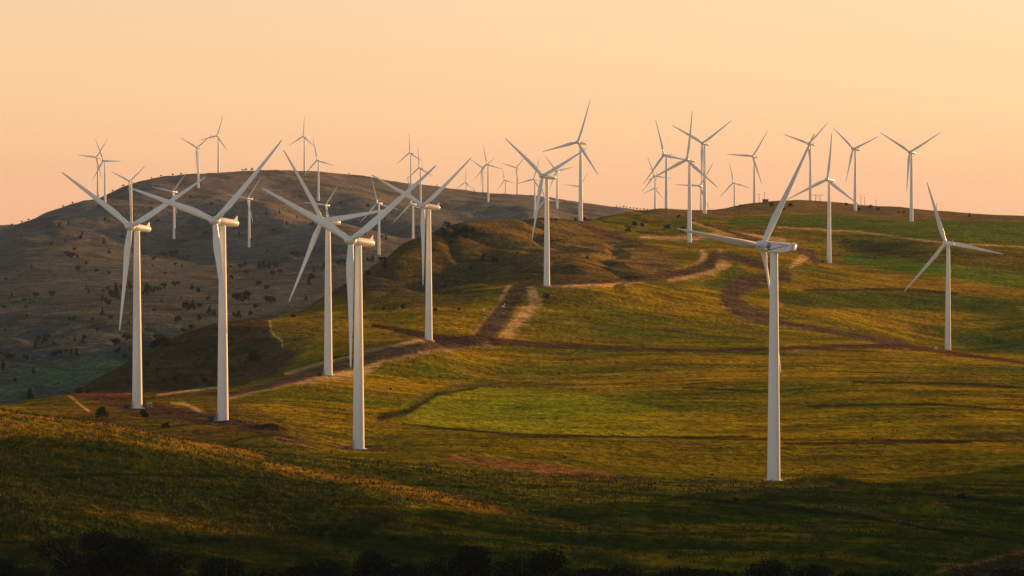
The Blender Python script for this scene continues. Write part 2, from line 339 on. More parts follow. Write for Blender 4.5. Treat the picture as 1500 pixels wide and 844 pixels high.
# brown back hills, partly toned for haze and light
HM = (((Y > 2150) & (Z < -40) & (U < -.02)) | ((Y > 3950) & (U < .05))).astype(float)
up = sstep(-95, 60, Z)[..., None]; hc = np.array((.075,.082,.066))*(1-up) + np.array((.170,.148,.118))*up  # cooler greys stand in for haze, darker low slopes for shade
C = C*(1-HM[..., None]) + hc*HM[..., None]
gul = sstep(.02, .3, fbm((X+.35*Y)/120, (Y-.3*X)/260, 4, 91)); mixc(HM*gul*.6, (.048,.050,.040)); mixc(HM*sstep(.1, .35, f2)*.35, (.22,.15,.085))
mixc(poly([(-10,548),(120,522),(190,520),(185,556),(60,572),(-10,590)],12,(2300,3600))*.75, (.10,.15,.055))
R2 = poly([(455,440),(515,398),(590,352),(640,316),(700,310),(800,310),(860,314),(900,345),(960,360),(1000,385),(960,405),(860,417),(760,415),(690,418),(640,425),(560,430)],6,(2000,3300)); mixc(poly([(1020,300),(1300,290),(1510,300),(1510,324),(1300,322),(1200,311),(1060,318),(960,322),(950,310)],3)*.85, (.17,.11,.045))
mixc(R2*.85, (.080,.056,.020)); mixc(R2*poly([(690,326),(780,323),(880,330),(960,362),(1000,385),(930,405),(830,390),(760,375)],22,(2000,3300))*.8, (.25,.155,.040)); mixc(R2*sstep(.05, .3, f2+f1*.5)*.6, (.050,.038,.014))  # brown brush; shaded flank and sunlit top are painted into the tone
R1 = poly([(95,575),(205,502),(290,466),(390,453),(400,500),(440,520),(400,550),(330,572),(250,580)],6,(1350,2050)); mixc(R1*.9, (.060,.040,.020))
mixc(poly([(370,460),(470,452),(480,475),(460,500),(420,530),(380,520)],10,(1500,2100))*.5, (.09,.065,.02))
mixc(poly([(390,470),(480,475),(620,495),(560,510),(450,505),(400,500)],4)*.4, (.075,.075,.010))
mixc(poly([(520,425),(620,420),(700,428),(720,440),(600,450),(540,445)],5)*.6, (.07,.045,.02))
mixc((1-sstep(1080, 1210, Y))*sstep(-.3, .2, f2+f1*.4+.1)*.55*(U > -.09), (.060,.070,.005))  # darker olive stands in for shade over the lower middle ground
# near hill grass, with shade and lit crests put into its colour
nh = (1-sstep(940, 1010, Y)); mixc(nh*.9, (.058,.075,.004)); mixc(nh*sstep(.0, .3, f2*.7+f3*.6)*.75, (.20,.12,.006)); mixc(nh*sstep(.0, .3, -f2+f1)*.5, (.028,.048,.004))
mixc(line([(0,601,6),(190,628,7),(380,668,8)],.8,(760,960))*.7, (.20,.10,.012))  # dry crest grass with its lit edge put into the colour
mixc(line([(390,680,5),(560,709,8),(760,757,8),(860,776,5)],.8,(700,960))*.75, (.22,.105,.014))  # second fold: dry grass, low sun on it painted gold
mixc(line([(150,655,5),(400,678,8),(600,706,12),(760,742,12),(900,770,8)],.8,(700,960))*.5, (.020,.034,.007))
mixc(poly([(630,668),(700,668),(800,678),(900,695),(910,702),(830,700),(700,682)],3)*.8, (.19,.085,.030))
mixc(line([(1080,725,3),(1180,712,4),(1240,716,4)],.6)*.6, (.16,.09,.03)); mixc(line([(1170,738,3),(1270,748,5),(1340,768,3)],.6)*.7, (.13,.09,.022))
mixc(poly([(-50,655),(150,672),(400,720),(650,790),(900,860),(-50,880)],18,(540,1000))*.55, (.018,.027,.003))  # near-black green in place of shade, lower left slope
mixc(poly([(-60,628),(150,650),(330,682),(480,705),(600,750),(500,800),(-60,800)],10,(540,1000))*.82, (.016,.026,.003))  # dark grass tone paints the shade missing on the left slope
mixc(line([(130,748,6),(300,770,9),(420,792,9),(520,812,8)],.9,(540,800))*.55, (.13,.085,.008)); mixc(line([(800,700,5),(900,760,12),(1000,790,10)],.9,(540,960))*.35, (.14,.10,.008))
mixc(line([(0,602,4),(190,629,5),(380,669,6)],.8,(760,960))*.35, (.24,.14,.012)); mixc(line([(390,681,4),(560,709,6),(680,738,6),(760,757,6),(860,775,4)],.9,(640,960))*.5, (.30,.17,.012)); mixc(line([(560,695,5),(700,722,8),(800,745,9),(900,762,5)],.9,(640,960))*.6, (.020,.040,.004))  # gold streaks paint the sunlit crests again, over the darkened grass
mixc(line([(555,614,5),(592,606,7),(612,586,7),(660,568,4),(740,562,3),(840,563,2)],.9)*.65, (.050,.045,.010))  # shadowed rim of the crop hollow, painted as dark olive
# field edges, ditches and the crop hollow's rim shadow, drawn as dark lines
for pts in ([(590,622,1.6),(750,636,1.6),(1100,644,1.3),(1500,646,1.8)], [(560,610,5),(600,602,4),(640,578,2.5),(700,568,1.5)], [(1180,425,1.5),(1320,424,2.5),(1400,430,2)],
            [(1180,595,1.2),(1360,592,2),(1500,602,1.5)], [(1000,568,1.2),(1100,572,1.4)], [(1250,560,1.5),(1400,562,2.2),(1500,568,1.5)], [(760,640,1.3),(1100,640,1)],
            [(850,717,1.2),(960,726,2),(1120,741,2.5),(1260,757,2.5),(1370,776,2),(1500,793,2.2)], [(1330,722,1),(1420,730,1.8),(1500,738,2.2)],[(1150,650,2),(1420,648,2.5)]):
    mixc(line(pts, .6)*.8, (.022,.018,.008))
# pale banks, brightened in place of raised sunlit ones, then roads
for pts in ([(778,425,6),(785,440,8),(764,465,9),(740,490,9)], [(745,420,3),(732,445,3),(706,475,3),(688,497,3)], [(800,419,2.5),(900,417,3),(970,406,3.5),(1020,391,4),(1032,375,4),(1028,368,3)], [(1055,372,6),(1062,385,6),(1045,398,4),(980,410,3)],
            [(420,548,3),(480,532,3),(540,515,2.5),(620,497,3)], [(330,582,4),(420,560,5),(530,545,6),(560,525,6),(640,511,4),(720,503,3)], [(230,579,1.5),(320,567,1.5)],
            [(1140,333,1.2),(1260,340,1.4),(1380,356,1.2),(1500,362,1.2)], [(1010,325,1),(1060,340,2.5),(1020,350,2.5),(940,347,2.5)], [(1180,370,3),(1160,390,3),(1180,378,3)], [(1060,340,3),(1150,352,2)],
            [(395,470,1),(398,485,1),(412,500,1),(415,508,1)], [(102,580,1.2),(130,602,1.5)],[(250,590,1.2),(270,592,2),(300,605,2.5)],[(400,640,1.5),(455,653,2)]):
    mixc(line(pts, .8)*.75*sstep(-.32, .12, f3*.6+f2*.3+f4*.2+.16), bank)
mixc(line([(1375,836,3),(1430,824,3),(1500,808,3)],.6)*.7, (.30,.12,.035))
for t in TURB:
    if t[3] < 3400: mixc((1-sstep(7, 15, np.hypot(X-(t[2]-750)/F*t[3], (Y-t[3])*.8)+f3*6))*.6, (.15,.105,.065))
roads = [
 ('dirt_track', [(764,420,8),(752,435,11),(737,455,13),(719,480,15),(704,496,12)], dirt),
 ('dirt_track', [(690,500,10),(620,508,7),(560,520,8),(530,528,8),(470,543,8),(400,563,5),(340,577,4),(280,578,2)], dirt),
 ('dirt_track', [(720,500,6),(800,505,4),(900,510,3),(1040,514,2.4),(1200,509,3),(1320,506,4),(1400,518,3),(1500,532,2.5)], (.075,.034,.020)),
 ('dirt_track', [(770,417,2),(900,412,3),(960,407,5),(1010,397,6),(1040,388,7),(1045,374,6),(1075,376,5),(1120,391,6),(1150,402,5)], (.065,.042,.026)),
 ('dirt_track', [(1150,404,10),(1100,413,11),(1074,424,15),(1066,437,12),(1084,453,12),(1112,465,9),(1170,477,4),(1250,492,4),(1320,503,5)], (.085,.054,.034)),
 ('dirt_track', [(850,328,3),(890,343,4),(920,352,4),(940,357,2)], (.09,.05,.03)),
 ('dirt_track', [(1030,328,1.2),(1075,342,2.5),(1130,356,3),(1190,372,6),(1195,384,5)], (.10,.055,.035)),
 ('dirt_pad', [(108,578,2),(150,583,6),(200,596,13),(260,607,8),(325,617,9),(370,628,5),(420,643,5),(455,652,2)], (.062,.036,.022)),
 ('dirt_pad', [(105,578,2),(150,577,3),(192,578,2)], (.15,.06,.026)),
 ('dirt_mound', [(368,624,3),(400,626,5),(422,631,2)], (.05,.022,.016)),
 ('dirt_pad', [(505,656,3),(540,656,3.5),(560,654,2)], (.05,.035,.018)),
 ('dirt_track', [(545,476,2),(600,487,5),(640,495,5),(690,500,4)], (.05,.025,.016)),
 ('dirt_road', [(1400,846,9),(1500,826,10),(1560,812,10)], (.05,.028,.018)),
]
rmasks = []
for nm, pts, c in roads:
    m = line(pts, .45); mixc(m*.92, c); mixc(m*sstep(.05, .3, f3)*.35, tuple(2.0*q for q in c)); rmasks.append((nm, m > .5))
C = C*(1 + .42*f3[..., None]*(1-far[..., None]*.5)) * (1 + .18*f4[..., None])
C = np.clip(C, .004, .8)

# ------------------------------------------------------------------ ground material
gm = bpy.data.materials.new("ground_cover"); gm.use_nodes = True; t = gm.node_tree; b = t.nodes['Principled BSDF']
b.inputs['Roughness'].default_value = .95; b.inputs['Specular IOR Level'].default_value = 0
at = t.nodes.new('ShaderNodeAttribute'); at.attribute_name = 'cover'
geo = t.nodes.new('ShaderNodeNewGeometry')
def gnoise(scale, stretch, lo, hi, det=4):
    mp = t.nodes.new('ShaderNodeMapping'); mp.inputs['Scale'].default_value = stretch; t.links.new(geo.outputs['Position'], mp.inputs[0])
    nz = t.nodes.new('ShaderNodeTexNoise'); nz.inputs['Scale'].default_value = scale; nz.inputs['Detail'].default_value = det; nz.inputs['Roughness'].default_value = .65; t.links.new(mp.outputs[0], nz.inputs[0])
    m = t.nodes.new('ShaderNodeMapRange'); m.inputs[1].default_value = .3; m.inputs[2].default_value = .7; m.inputs[3].default_value = lo; m.inputs[4].default_value = hi; t.links.new(nz.outputs[0], m.inputs[0]); return m
ga = gnoise(.35, (.8, .5, 1), .45, 1.62); gb = gnoise(.05, (.6, 1, 1), .66, 1.4)
m1 = t.nodes.new('ShaderNodeMath'); m1.operation = 'MULTIPLY'; t.links.new(ga.outputs[0], m1.inputs[0]); t.links.new(gb.outputs[0], m1.inputs[1])
vm = t.nodes.new('ShaderNodeVectorMath'); vm.operation = 'SCALE'; t.links.new(at.outputs['Color'], vm.inputs[0]); t.links.new(m1.outputs[0], vm.inputs['Scale'])
t.links.new(vm.outputs[0], b.inputs['Base Color'])
bp = t.nodes.new('ShaderNodeBump'); bp.inputs['Strength'].default_value = .8; bp.inputs['Distance'].default_value = 1.2; t.links.new(ga.outputs[0], bp.inputs['Height']); t.links.new(bp.outputs[0], b.inputs['Normal'])

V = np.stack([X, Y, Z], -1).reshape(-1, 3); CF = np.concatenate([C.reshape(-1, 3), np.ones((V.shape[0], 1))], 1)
ii, jj = np.meshgrid(np.arange(NU-1), np.arange(ND-1)); a0 = (jj*NU+ii)
FA = np.stack([a0, a0+1, a0+NU+1, a0+NU], -1)        # (ND-1, NU-1, 4)
own = np.zeros(FA.shape[:2], int)
def cellmask(m): return m[:-1, :-1] & m[1:, 1:] & VIS[:-1, :-1]
for k, (nm, m) in enumerate(rmasks): own[cellmask(m)] = k+1
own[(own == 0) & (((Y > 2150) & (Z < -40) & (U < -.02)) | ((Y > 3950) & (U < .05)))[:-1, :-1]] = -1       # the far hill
def sheet(name, faces, kind='structure'):
    idx, inv = np.unique(faces.ravel(), return_inverse=True)
    me = bpy.data.meshes.new(name); nf = len(faces); me.vertices.add(len(idx)); me.vertices.foreach_set('co', V[idx].ravel())
    me.loops.add(nf*4); me.loops.foreach_set('vertex_index', inv.ravel().astype(np.int32)); me.polygons.add(nf); me.polygons.foreach_set('loop_start', np.arange(nf, dtype=np.int32)*4)
    me.update(calc_edges=True); me.polygons.foreach_set('use_smooth', np.ones(nf, bool)); ca = me.color_attributes.new('cover', 'FLOAT_COLOR', 'POINT'); ca.data.foreach_set('color', CF[idx].ravel())
    me.materials.append(gm); o = bpy.data.objects.new(name, me); col.objects.link(o); o['kind'] = kind; return o
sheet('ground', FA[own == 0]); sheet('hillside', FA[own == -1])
for k, (nm, m) in enumerate(rmasks):
    if (own == k+1).sum() > 4: sheet(nm, FA[own == k+1])

# ------------------------------------------------------------------ materials
M_white = mat('turbine_paint', (.78,.77,.74), .30, (.12, .035)); M_grey = mat('grey_paint', (.45,.45,.44), .5, (.5, .1)); M_dark = mat('dark_paint', (.03,.03,.035), .5, (2, .2))
M_conc = mat('concrete', (.35,.32,.28), .9, (1, .2)); M_cab = mat('green_cabinet', (.04,.20,.11), .5, (1, .15)); M_box = mat('dark_box', (.035,.028,.022), .7, (2, .3)); M_wood = mat('weathered_wood', (.10,.065,.04), .9, (3, .3))
M_red = mat('red_plastic', (.6,.06,.03), .4, (2, .1)); M_rust = mat('galvanised', (.30,.27,.24), .5, (3, .2))
M_tank = mat('pale_paint', (.6,.52,.40), .5, (2, .15))
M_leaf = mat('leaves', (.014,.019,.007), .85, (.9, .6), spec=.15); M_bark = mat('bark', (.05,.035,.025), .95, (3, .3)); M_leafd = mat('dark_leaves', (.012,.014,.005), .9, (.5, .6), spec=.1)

# ------------------------------------------------------------------ wind turbine
TILT = R(5)
def tilt(p):                       # turbine points its rotor along -Y; the shaft rises to the front
    x, y, z = p; c, s = math.cos(TILT), math.sin(TILT); return (x, y*c + z*s, z*c - y*s + 80.0)
def airfoil(ch, th, n=16):
    pts = []
    for k in range(n):
        a = 2*math.pi*k/n; cx_ = .5*math.cos(a); yy = .5*th*math.sin(a)*(1 if th > .8 else (.55+.45*(-cx_*2))*1.0 + .15*(1-abs(cx_*2)))
        pts.append(((cx_-.0)*ch, yy*ch))
    return pts
def blade_mesh(RL=46.0):
    prof = [(.02,2.1,1.0,0),(.05,2.1,1.0,-8),(.09,2.35,.85,-14),(.14,2.8,.58,-13),(.20,3.15,.40,-11),(.27,3.1,.32,-9),(.38,2.65,.27,-6),(.5,2.2,.23,-4),(.65,1.72,.2,-2.5),(.8,1.28,.18,-1),(.92,.9,.17,0),(.98,.55,.16,0),(1.0,.12,.15,0)]
    rings = []
    for f, ch, th, tw in prof:
        off = .28*(ch-1.9)*(1 if f > .05 else 0); ring = []
        for cx_, cy_ in airfoil(ch, th):
            a = R(tw); xx = cx_+off; ring.append((xx*math.cos(a)-cy_*math.sin(a), -(.035*RL)*f*f + (xx*math.sin(a)+cy_*math.cos(a)), f*RL))
        rings.append(ring)
    m = MB(); m.grid(rings); return m
PROTO = {}
def make_turbine(boxy=False, near=True):
    root = empty('wind_turbine', (0, 0, 0))
    t_ = MB(); prof = []
    for k in range(13):
        f = k/12; r = 2.28 + (1.27-2.28)*f**1.05; prof.append((f*78.6, r))
        if k in (3, 6, 9) and near: prof += [(f*78.6+.02, r+.035), (f*78.6+.28, r+.035), (f*78.6+.3, r-.005)]
    t_.lathe(prof, 36 if near else 16); tw = t_.build('tower', M_white, root)
    if near:
        f_ = MB(); f_.lathe([(-1.5, 3.3), (.15, 3.3), (.22, 3.2)], 32); f_.build('foundation', M_conc, root)
        d_ = MB(); d_.box((-.9, -2.13, 2.55), (.95, .22, 2.1), .05); dd = d_.build('door', M_grey, tw)
        s_ = MB()
        for k in range(6): s_.box((-.9, -2.35-.25*(6-k), .2+k*.22), (1.1, .25, .06))
        for sx in (-1.45, -.35):
            s_.tube((sx, -2.4, 1.5), (sx, -3.9, .2), .04); s_.tube((sx, -2.4, 2.6), (sx, -3.9, 1.3), .03); s_.tube((sx, -2.4, 1.5), (sx, -2.4, 2.6), .03); s_.tube((sx, -3.9, .2), (sx, -3.9, 1.3), .03)
        s_.build('stairs', M_rust, root)
    n_ = MB()
    if not boxy:
        pr = [(-3.0,1.0),(-2.9,1.45),(-2.2,1.62),(0,1.68),(5,1.62),(8.0,1.45),(8.8,1.3),(9.1,1.0),(9.2,.4)]
        rings = [[tilt((r*math.cos(a)*.97, h, r*math.sin(a)*(1 if math.sin(a) < 0 else .95)+.1)) for a in np.arange(24)*2*math.pi/24] for h, r in pr]
        n_.grid(rings); nac = n_.build('nacelle', M_white, root)
        fn = MB(); fn.grid([[tilt(p) for p in ((-.06, 6.9, 1.45), (.06, 6.9, 1.45), (.06, 9.3, 1.3), (-.06, 9.3, 1.3))], [tilt(p) for p in ((-.04, 8.6, 3.3), (.04, 8.6, 3.3), (.04, 9.1, 3.3), (-.04, 9.1, 3.3))]]); fn.build('tail_fin', M_white, nac)
        ms = MB(); ms.tube(tilt((0, 6.2, 1.4)), tilt((0, 6.2, 2.7)), .05, .03); ms.build('wind_sensor', M_grey, nac)
    else:
        def rr(h, wd, lo, hi, b=.3): return [tilt(p) for p in ((-wd+b, h, lo), (wd-b, h, lo), (wd, h, lo+b), (wd, h, hi-b), (wd-b, h, hi), (-wd+b, h, hi), (-wd, h, hi-b), (-wd, h, lo+b))]
        n_.grid([rr(-3.1,1.3,-1.3,1.35), rr(-2.9,1.75,-1.95,1.75), rr(3.5,1.8,-1.85,1.8), rr(6.6,1.75,-1.2,1.75), rr(7.9,1.7,-.6,1.65), rr(8.2,1.4,-.3,1.4)]); nac = n_.build('nacelle', M_white, root)
        lip = MB(); lip.grid([rr(7.4,1.5,1.6,1.95,.1), rr(8.8,1.3,1.55,1.8,.08)]); lip.build('rear_spoiler', M_white, nac)
        for sx in (-1, 1):
            st = MB(); q = 1.80
            st.grid([[tilt((sx*(q+.03), y_, z_)), tilt((sx*(q-.05), y_, z_)), tilt((sx*(q-.05), y_, z_+.22)), tilt((sx*(q+.03), y_, z_+.22))] for y_, z_ in ((-2.6,-1.7),(.3,-.9),(3.0,-.1),(6.8,1.0))])
            st.build('stripe', M_dark, nac)
        for sx in (-1, 1):         # arrow-like emblem of stacked bars with a dark line of lettering over it
            em = MB()
            for (y0, y1, z0, z1, sk) in ((-1.9, -.1, .15, .55, .2), (-2.4, -.3, -.45, .0, .35), (-1.6, -.35, -1.0, -.6, .3)):
                em.grid([[tilt((sx*1.84, y0, (z0+z1)/2)), tilt((sx*1.74, y0, (z0+z1)/2)), tilt((sx*1.74, y0+.02, (z0+z1)/2+.02)), tilt((sx*1.84, y0+.02, (z0+z1)/2+.02))],
                         [tilt((sx*1.84, y0+sk*2, z0)), tilt((sx*1.74, y0+sk*2, z0)), tilt((sx*1.74, y0+sk*2, z1)), tilt((sx*1.84, y0+sk*2, z1))],
                         [tilt((sx*1.84, y1-sk, z0)), tilt((sx*1.74, y1-sk, z0)), tilt((sx*1.74, y1, z1)), tilt((sx*1.84, y1, z1))]])
            for k in range(4): em.box(tilt((sx*1.8, -1.5+k*.42, 1.05)), (.12, .26, .4), .02)
            em.build('emblem', M_dark, nac)
        for sx in (-1, 1):
            lt = MB()
            for k in range(6): lt.box(tilt((sx*1.79, 2.6+k*.5, 1.2)), (.12, .3, .42), .02)
            lt.build('lettering', M_grey, nac)
    h_ = MB(); pr = [(-8.0,.15),(-7.9,.6),(-7.4,1.1),(-6.6,1.5),(-5.7,1.75),(-4.8,1.85),(-3.9,1.8),(-3.15,1.6),(-3.1,1.1)]
    h_.grid([[tilt((r*math.cos(a), h, r*math.sin(a))) for a in np.arange(24)*2*math.pi/24] for h, r in pr]); h_.build('hub', M_white, root)
    bm = blade_mesh().build('blade', M_white, root); blades = [bm]
    for k in range(2):
        c = bm.copy(); col.objects.link(c); c.parent = root; blades.append(c)
    return root
import mathutils
def set_blades(root, phase, rad, pitch=-1.5):
    bl = sorted([c for c in root.children if c.name.startswith('blade')], key=lambda o: o.name)
    for k, o in enumerate(bl):
        o.location = tilt((0, -4.8, 0)); o.rotation_mode = 'XYZ'
        m = mathutils.Matrix.Rotation(-TILT, 3, 'X') @ mathutils.Matrix.Rotation(R(phase + 120*k), 3, 'Y') @ mathutils.Matrix.Rotation(R(pitch), 3, 'Z')
        o.rotation_euler = m.to_euler('XYZ'); s = rad/46.0; o.scale = (.82 if pitch < -5 else s, 1, s)
near_p = make_turbine(False, True); box_p = make_turbine(True, True); far_p = make_turbine(False, False)
used = set()
for i, tb in enumerate(TURB):
    hx, hy, bx, d, yaw, th, rad, lab = tb
    kind = box_p if i == 20 else (near_p if d < 3000 else far_p)
    root = kind if kind.name not in used else None
    if root is None: root = copy_tree(kind)
    else: used.add(kind.name)
    x = ray(bx, 340)[0]*d; z = float(ground(x, d))
    root.location = (x, d, z); root.rotation_euler = (0, 0, -R(yaw))
    set_blades(root, th, rad, -13 if i == 20 else -1.5); tag(root, lab, 'wind turbine', 'wind turbines on the hills')

# ------------------------------------------------------------------ trees
def crown_mesh(h, wd, n, leaf, shape, seed):
    r = np.random.default_rng(seed); m = MB(); nl = 7 if shape != 'cone' else 12; lobes = []
    for k in range(nl):
        if shape == 'cone': f = (k+.5)/nl; rad = wd*.5*(1-f)**.8*.62+.1*wd; a = k*2.4; o = wd*.5*(1-f)**.9*.45; lobes.append((o*math.cos(a), o*math.sin(a), h*(.12+.84*f), rad, h*.12))
        else: f = r.uniform(.2, .78); a = r.uniform(0, 6.3); o = wd*.5*r.uniform(.15, .62); lobes.append((o*math.cos(a), o*math.sin(a), h*f, wd*.5*r.uniform(.3, .52), h*r.uniform(.14, .25)))
    for k in range(n):
        L_ = lobes[r.integers(nl)]; dv = r.normal(size=3); dv /= np.linalg.norm(dv); q = r.uniform(.55, 1.12)
        c = np.array([L_[0]+dv[0]*L_[3]*q, L_[1]+dv[1]*L_[3]*q, max(.05*h, L_[2]+dv[2]*L_[4]*q)])
        a = r.normal(size=3); a /= np.linalg.norm(a); b_ = np.cross(a, dv); nb = np.linalg.norm(b_)
        if nb < 1e-3: continue
        b_ /= nb; s = leaf*r.uniform(.5, 1.3); i0 = len(m.v)
        m.v += [c-a*s*.5, c+b_*s*.4, c+a*s*.6, c-b_*s*.45+dv*s*.2]; m.f.append((i0, i0+1, i0+2, i0+3))
    return m
def make_tree(name, h, wd, n, leaf, shape, seed, leafm, limbs=3):
    root = empty(name, (0, 0, 0)); crown_mesh(h, wd, n, leaf, shape, seed).build('crown', leafm, root, smooth=False)
    t_ = MB(); r = random.Random(seed); t_.tube((0, 0, -.4), (0, 0, h*.75), h*.028, h*.008, 7)
    for k in range(limbs):
        a = r.uniform(0, 6.3); t_.tube((0, 0, h*r.uniform(.12, .4)), (wd*.33*math.cos(a), wd*.33*math.sin(a), h*r.uniform(.5, .75)), h*.014, h*.005, 5)
    t_.build('trunk', M_bark, root); return root
protoN = [make_tree('juniper_tree', 1, .95, 900, .075, 'round', 1, M_leaf), make_tree('juniper_tree', 1, 1.25, 1000, .075, 'round', 2, M_leaf), make_tree('juniper_tree', 1, .7, 800, .075, 'cone', 3, M_leaf)]
protoF = [make_tree('juniper_tree', 1, .95, 190, .15, 'round', 4, M_leaf, 1), make_tree('juniper_tree', 1, 1.2, 190, .15, 'round', 5, M_leaf, 1), make_tree('juniper_tree', 1, .65, 170, .14, 'cone', 6, M_leaf, 1)]
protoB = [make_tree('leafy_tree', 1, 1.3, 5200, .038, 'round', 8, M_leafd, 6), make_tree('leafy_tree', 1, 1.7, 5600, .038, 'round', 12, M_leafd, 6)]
placed = set()
def tree_at(proto, x, y, z, h, label, group, rz=None):
    if proto.name not in placed: o = proto; placed.add(proto.name)
    else: o = copy_tree(proto)
    o.location = (x, y, z-.08*h); s = h; o.scale = (s, s, s); o.rotation_euler = (0, 0, random.uniform(0, 6.28) if rz is None else rz); tag(o, label, 'tree', group); return o
# single trees: px, py of the foot, height in px, kind, label
SOLO = [
 (150,614,17,1,'wide dark juniper on the near rim left of the dirt pad'), (212,616,15,0,'dark juniper below and right of the far left turbine foot'), (243,628,9,1,'low dark shrubby juniper between the two left turbines, below the dirt'),
 (44,585,13,2,'lone dark conifer on the rim at far left edge'), (116,577,9,1,'small dark juniper at the left end of the dirt pad'), (128,576,8,2,'narrow little conifer right beside the juniper at the dirt pad end'),
 (236,509,18,1,'bigger dark juniper on the ridge slope left of the second big turbine'), (226,514,14,0,'dark juniper just left of the biggest one on the ridge slope'),(268,488,8,0,'small juniper on the ridge crest near the second big turbine'),(281,483,8,1,'small wide juniper on the ridge crest touching the second big turbine'),
 (372,530,12,1,'dark juniper on the shaded slope right of the second big turbine'), (430,466,7,1,'small juniper on the ridge beside the turbine at the dirt road'),
 (591,453,9,1,'round juniper on the gold slope left of the junction turbine'), (562,456,7,0,'small juniper left of the round one on the gold slope'), (577,455,5,0,'tiny juniper between the two on the gold slope'),
 (638,458,9,0,'juniper just right of the junction turbine tower'), (672,456,6,0,'small shrub right of the junction turbine on the gold slope'), (800,438,10,1,'round dark bush on the bank beside the track top'),
 (676,352,22,1,'largest dark juniper clump on the brown ridge crest'), (664,352,14,0,'dark juniper left of the clump on the brown ridge crest'), (708,383,12,2,'dark juniper on the shaded ridge flank'), (725,386,11,1,'pair mate juniper right on the shaded ridge flank'), (564,392,13,2,'conifer on the left edge of the dark ridge'), (540,405,11,0,'lowest juniper on the left edge of the dark ridge'),
 (843,325,7,0,'tree just left of the foot of the tall crest turbine'), (857,324,7,0,'tree just right of the foot of the tall crest turbine'), (815,324,5,1,'tiny tree on the crest left of the tall turbine'),
 (929,333,11,0,'dark tree on the slope, left one of the spaced pair below the crest'), (941,334,9,0,'dark tree on the slope, right one of the spaced pair below the crest'), (920,341,8,1,'low tree below the spaced pair on the crest slope'), (977,337,10,1,'dark tree left of the straight blade turbine tower'), (1000,342,12,1,'dark tree close against the straight blade turbine tower'), (994,321,8,0,'tree just under the skyline left of the straight blade turbine'), (1014,326,6,0,'tree right of the straight blade turbine near the skyline'),(1085,303,4,1,'tiny dark bush on the skyline left of the green crest'),
 (1240,302,6,0,'tree on the right skyline left of the poles turbine'), (1258,310,7,0,'tree right beside the foot of the poles turbine'), (1275,305,6,1,'square looking bush on the skyline right of the poles'), (1287,309,6,1,'bush down the skyline right of the square looking one'), (1316,313,5,0,'tiny bush on the skyline left of the rightmost turbine'),(1324,313,5,0,'tiny bush nearest the rightmost skyline turbine'), (1420,318,6,2,'pointed tree on the empty right skyline'), (1147,310,7,0,'bush at the green crest beside the raised blade'), (1157,304,8,1,'bush on the skyline behind the raised blade'), (1131,303,8,1,'bush left of the raised blade on the skyline'),
 (1409,732,12,1,'lone small tree by the fence in the dark green field at lower right'), (1078,735,7,1,'small shrub on the ditch edge left of the big right turbine'),
 (572,572,4,0,'small bush on the green slope right of the nearest centre turbine'), (818,549,3,0,'tiny bush in the middle meadow'), (1282,381,4,0,'tiny bush in the green field right of the straight blade field turbine'),
]
for px, py, hp, k, lab in SOLO:
    hp *= 1.4 if py > 470 and py < 700 else 1.1
    q = hit(px, py)
    if q is None:
        q = crest(px, 2400, 4200)
    tree_at(protoN[k], q[0], q[1], q[2], hp/F*q[1], lab, 'single trees on the ridges')
# junipers over the far hill
HILLT = [(52,438,9),(76,435,8),(36,443,6),(115,398,9),(105,380,10),(98,376,8),(9,412,5),(108,470,6),(136,470,5),(150,463,9),(161,469,7),(122,499,8),(168,507,11),(185,501,11),(172,518,8),(183,526,6),(112,522,9),(78,525,9),(65,505,12),(52,512,10),(38,528,8),(12,530,12),(5,543,12),(0,520,8),(49,548,8),(55,500,9),(72,498,8),(22,560,6),(88,520,7),(97,518,6),
 (170,432,12),(165,438,12),(182,430,12),(174,440,9),(158,448,10),(150,442,8),(190,425,10),(215,432,14),(222,430,11),(232,428,8),(240,424,9),(275,455,12),(284,455,12),(291,453,8),(268,452,8),(260,473,10),(292,470,8),(307,462,11),(314,464,9),(255,420,7),(262,418,6),(281,425,7),(290,430,8),(348,444,14),(357,444,15),(364,440,12),(345,466,8),(350,466,9),(366,463,7),(305,440,6),(240,376,7),(249,373,6),(258,375,8),(225,382,6),(210,375,5),(257,390,5),
 (380,395,9),(387,394,11),(394,394,8),(402,394,8),(378,420,9),(390,425,8),(400,405,8),(410,402,7),(432,376,7),(436,378,8),(443,376,6),(428,375,6),(455,412,11),(452,418,9),(460,400,6),(474,394,8),(497,390,8),(503,389,9),(540,384,6),(546,384,8),(557,384,7),(564,383,6),(396,446,12),(399,444,8),(448,440,7),(375,453,7),(340,410,7),(352,395,8),(359,391,7),(362,404,8),
 (545,350,5),(530,345,5),(565,352,6),(560,350,5),(500,300,4),(440,290,4),(310,302,5),(278,292,5),(325,330,4),(350,345,5),(420,330,5),(435,320,4),(400,340,5),(390,315,4),(300,345,6),(212,345,5),(100,330,5),(120,345,5),(75,360,5),(180,350,6),(160,372,6),(140,400,6),(130,430,6)]
hr = random.Random(3)
for k in range(150):
    px = hr.uniform(0, 640); py = hr.uniform(270, 560); lim = 300+ (px/640)*40
    if py > 560-(px*.38) or py < 300: continue
    HILLT.append((px, py, hr.uniform(3, 6)))
nh_ = 0
for px, py, hp in HILLT:
    q = hit(px, py)
    if q is None or q[1] < 2200: continue
    tree_at(protoF[hr.randrange(3)], *q, hp/F*q[1]*1.4, 'small dark juniper scattered over the big far hillside', 'junipers on the far hill'); nh_ += 1
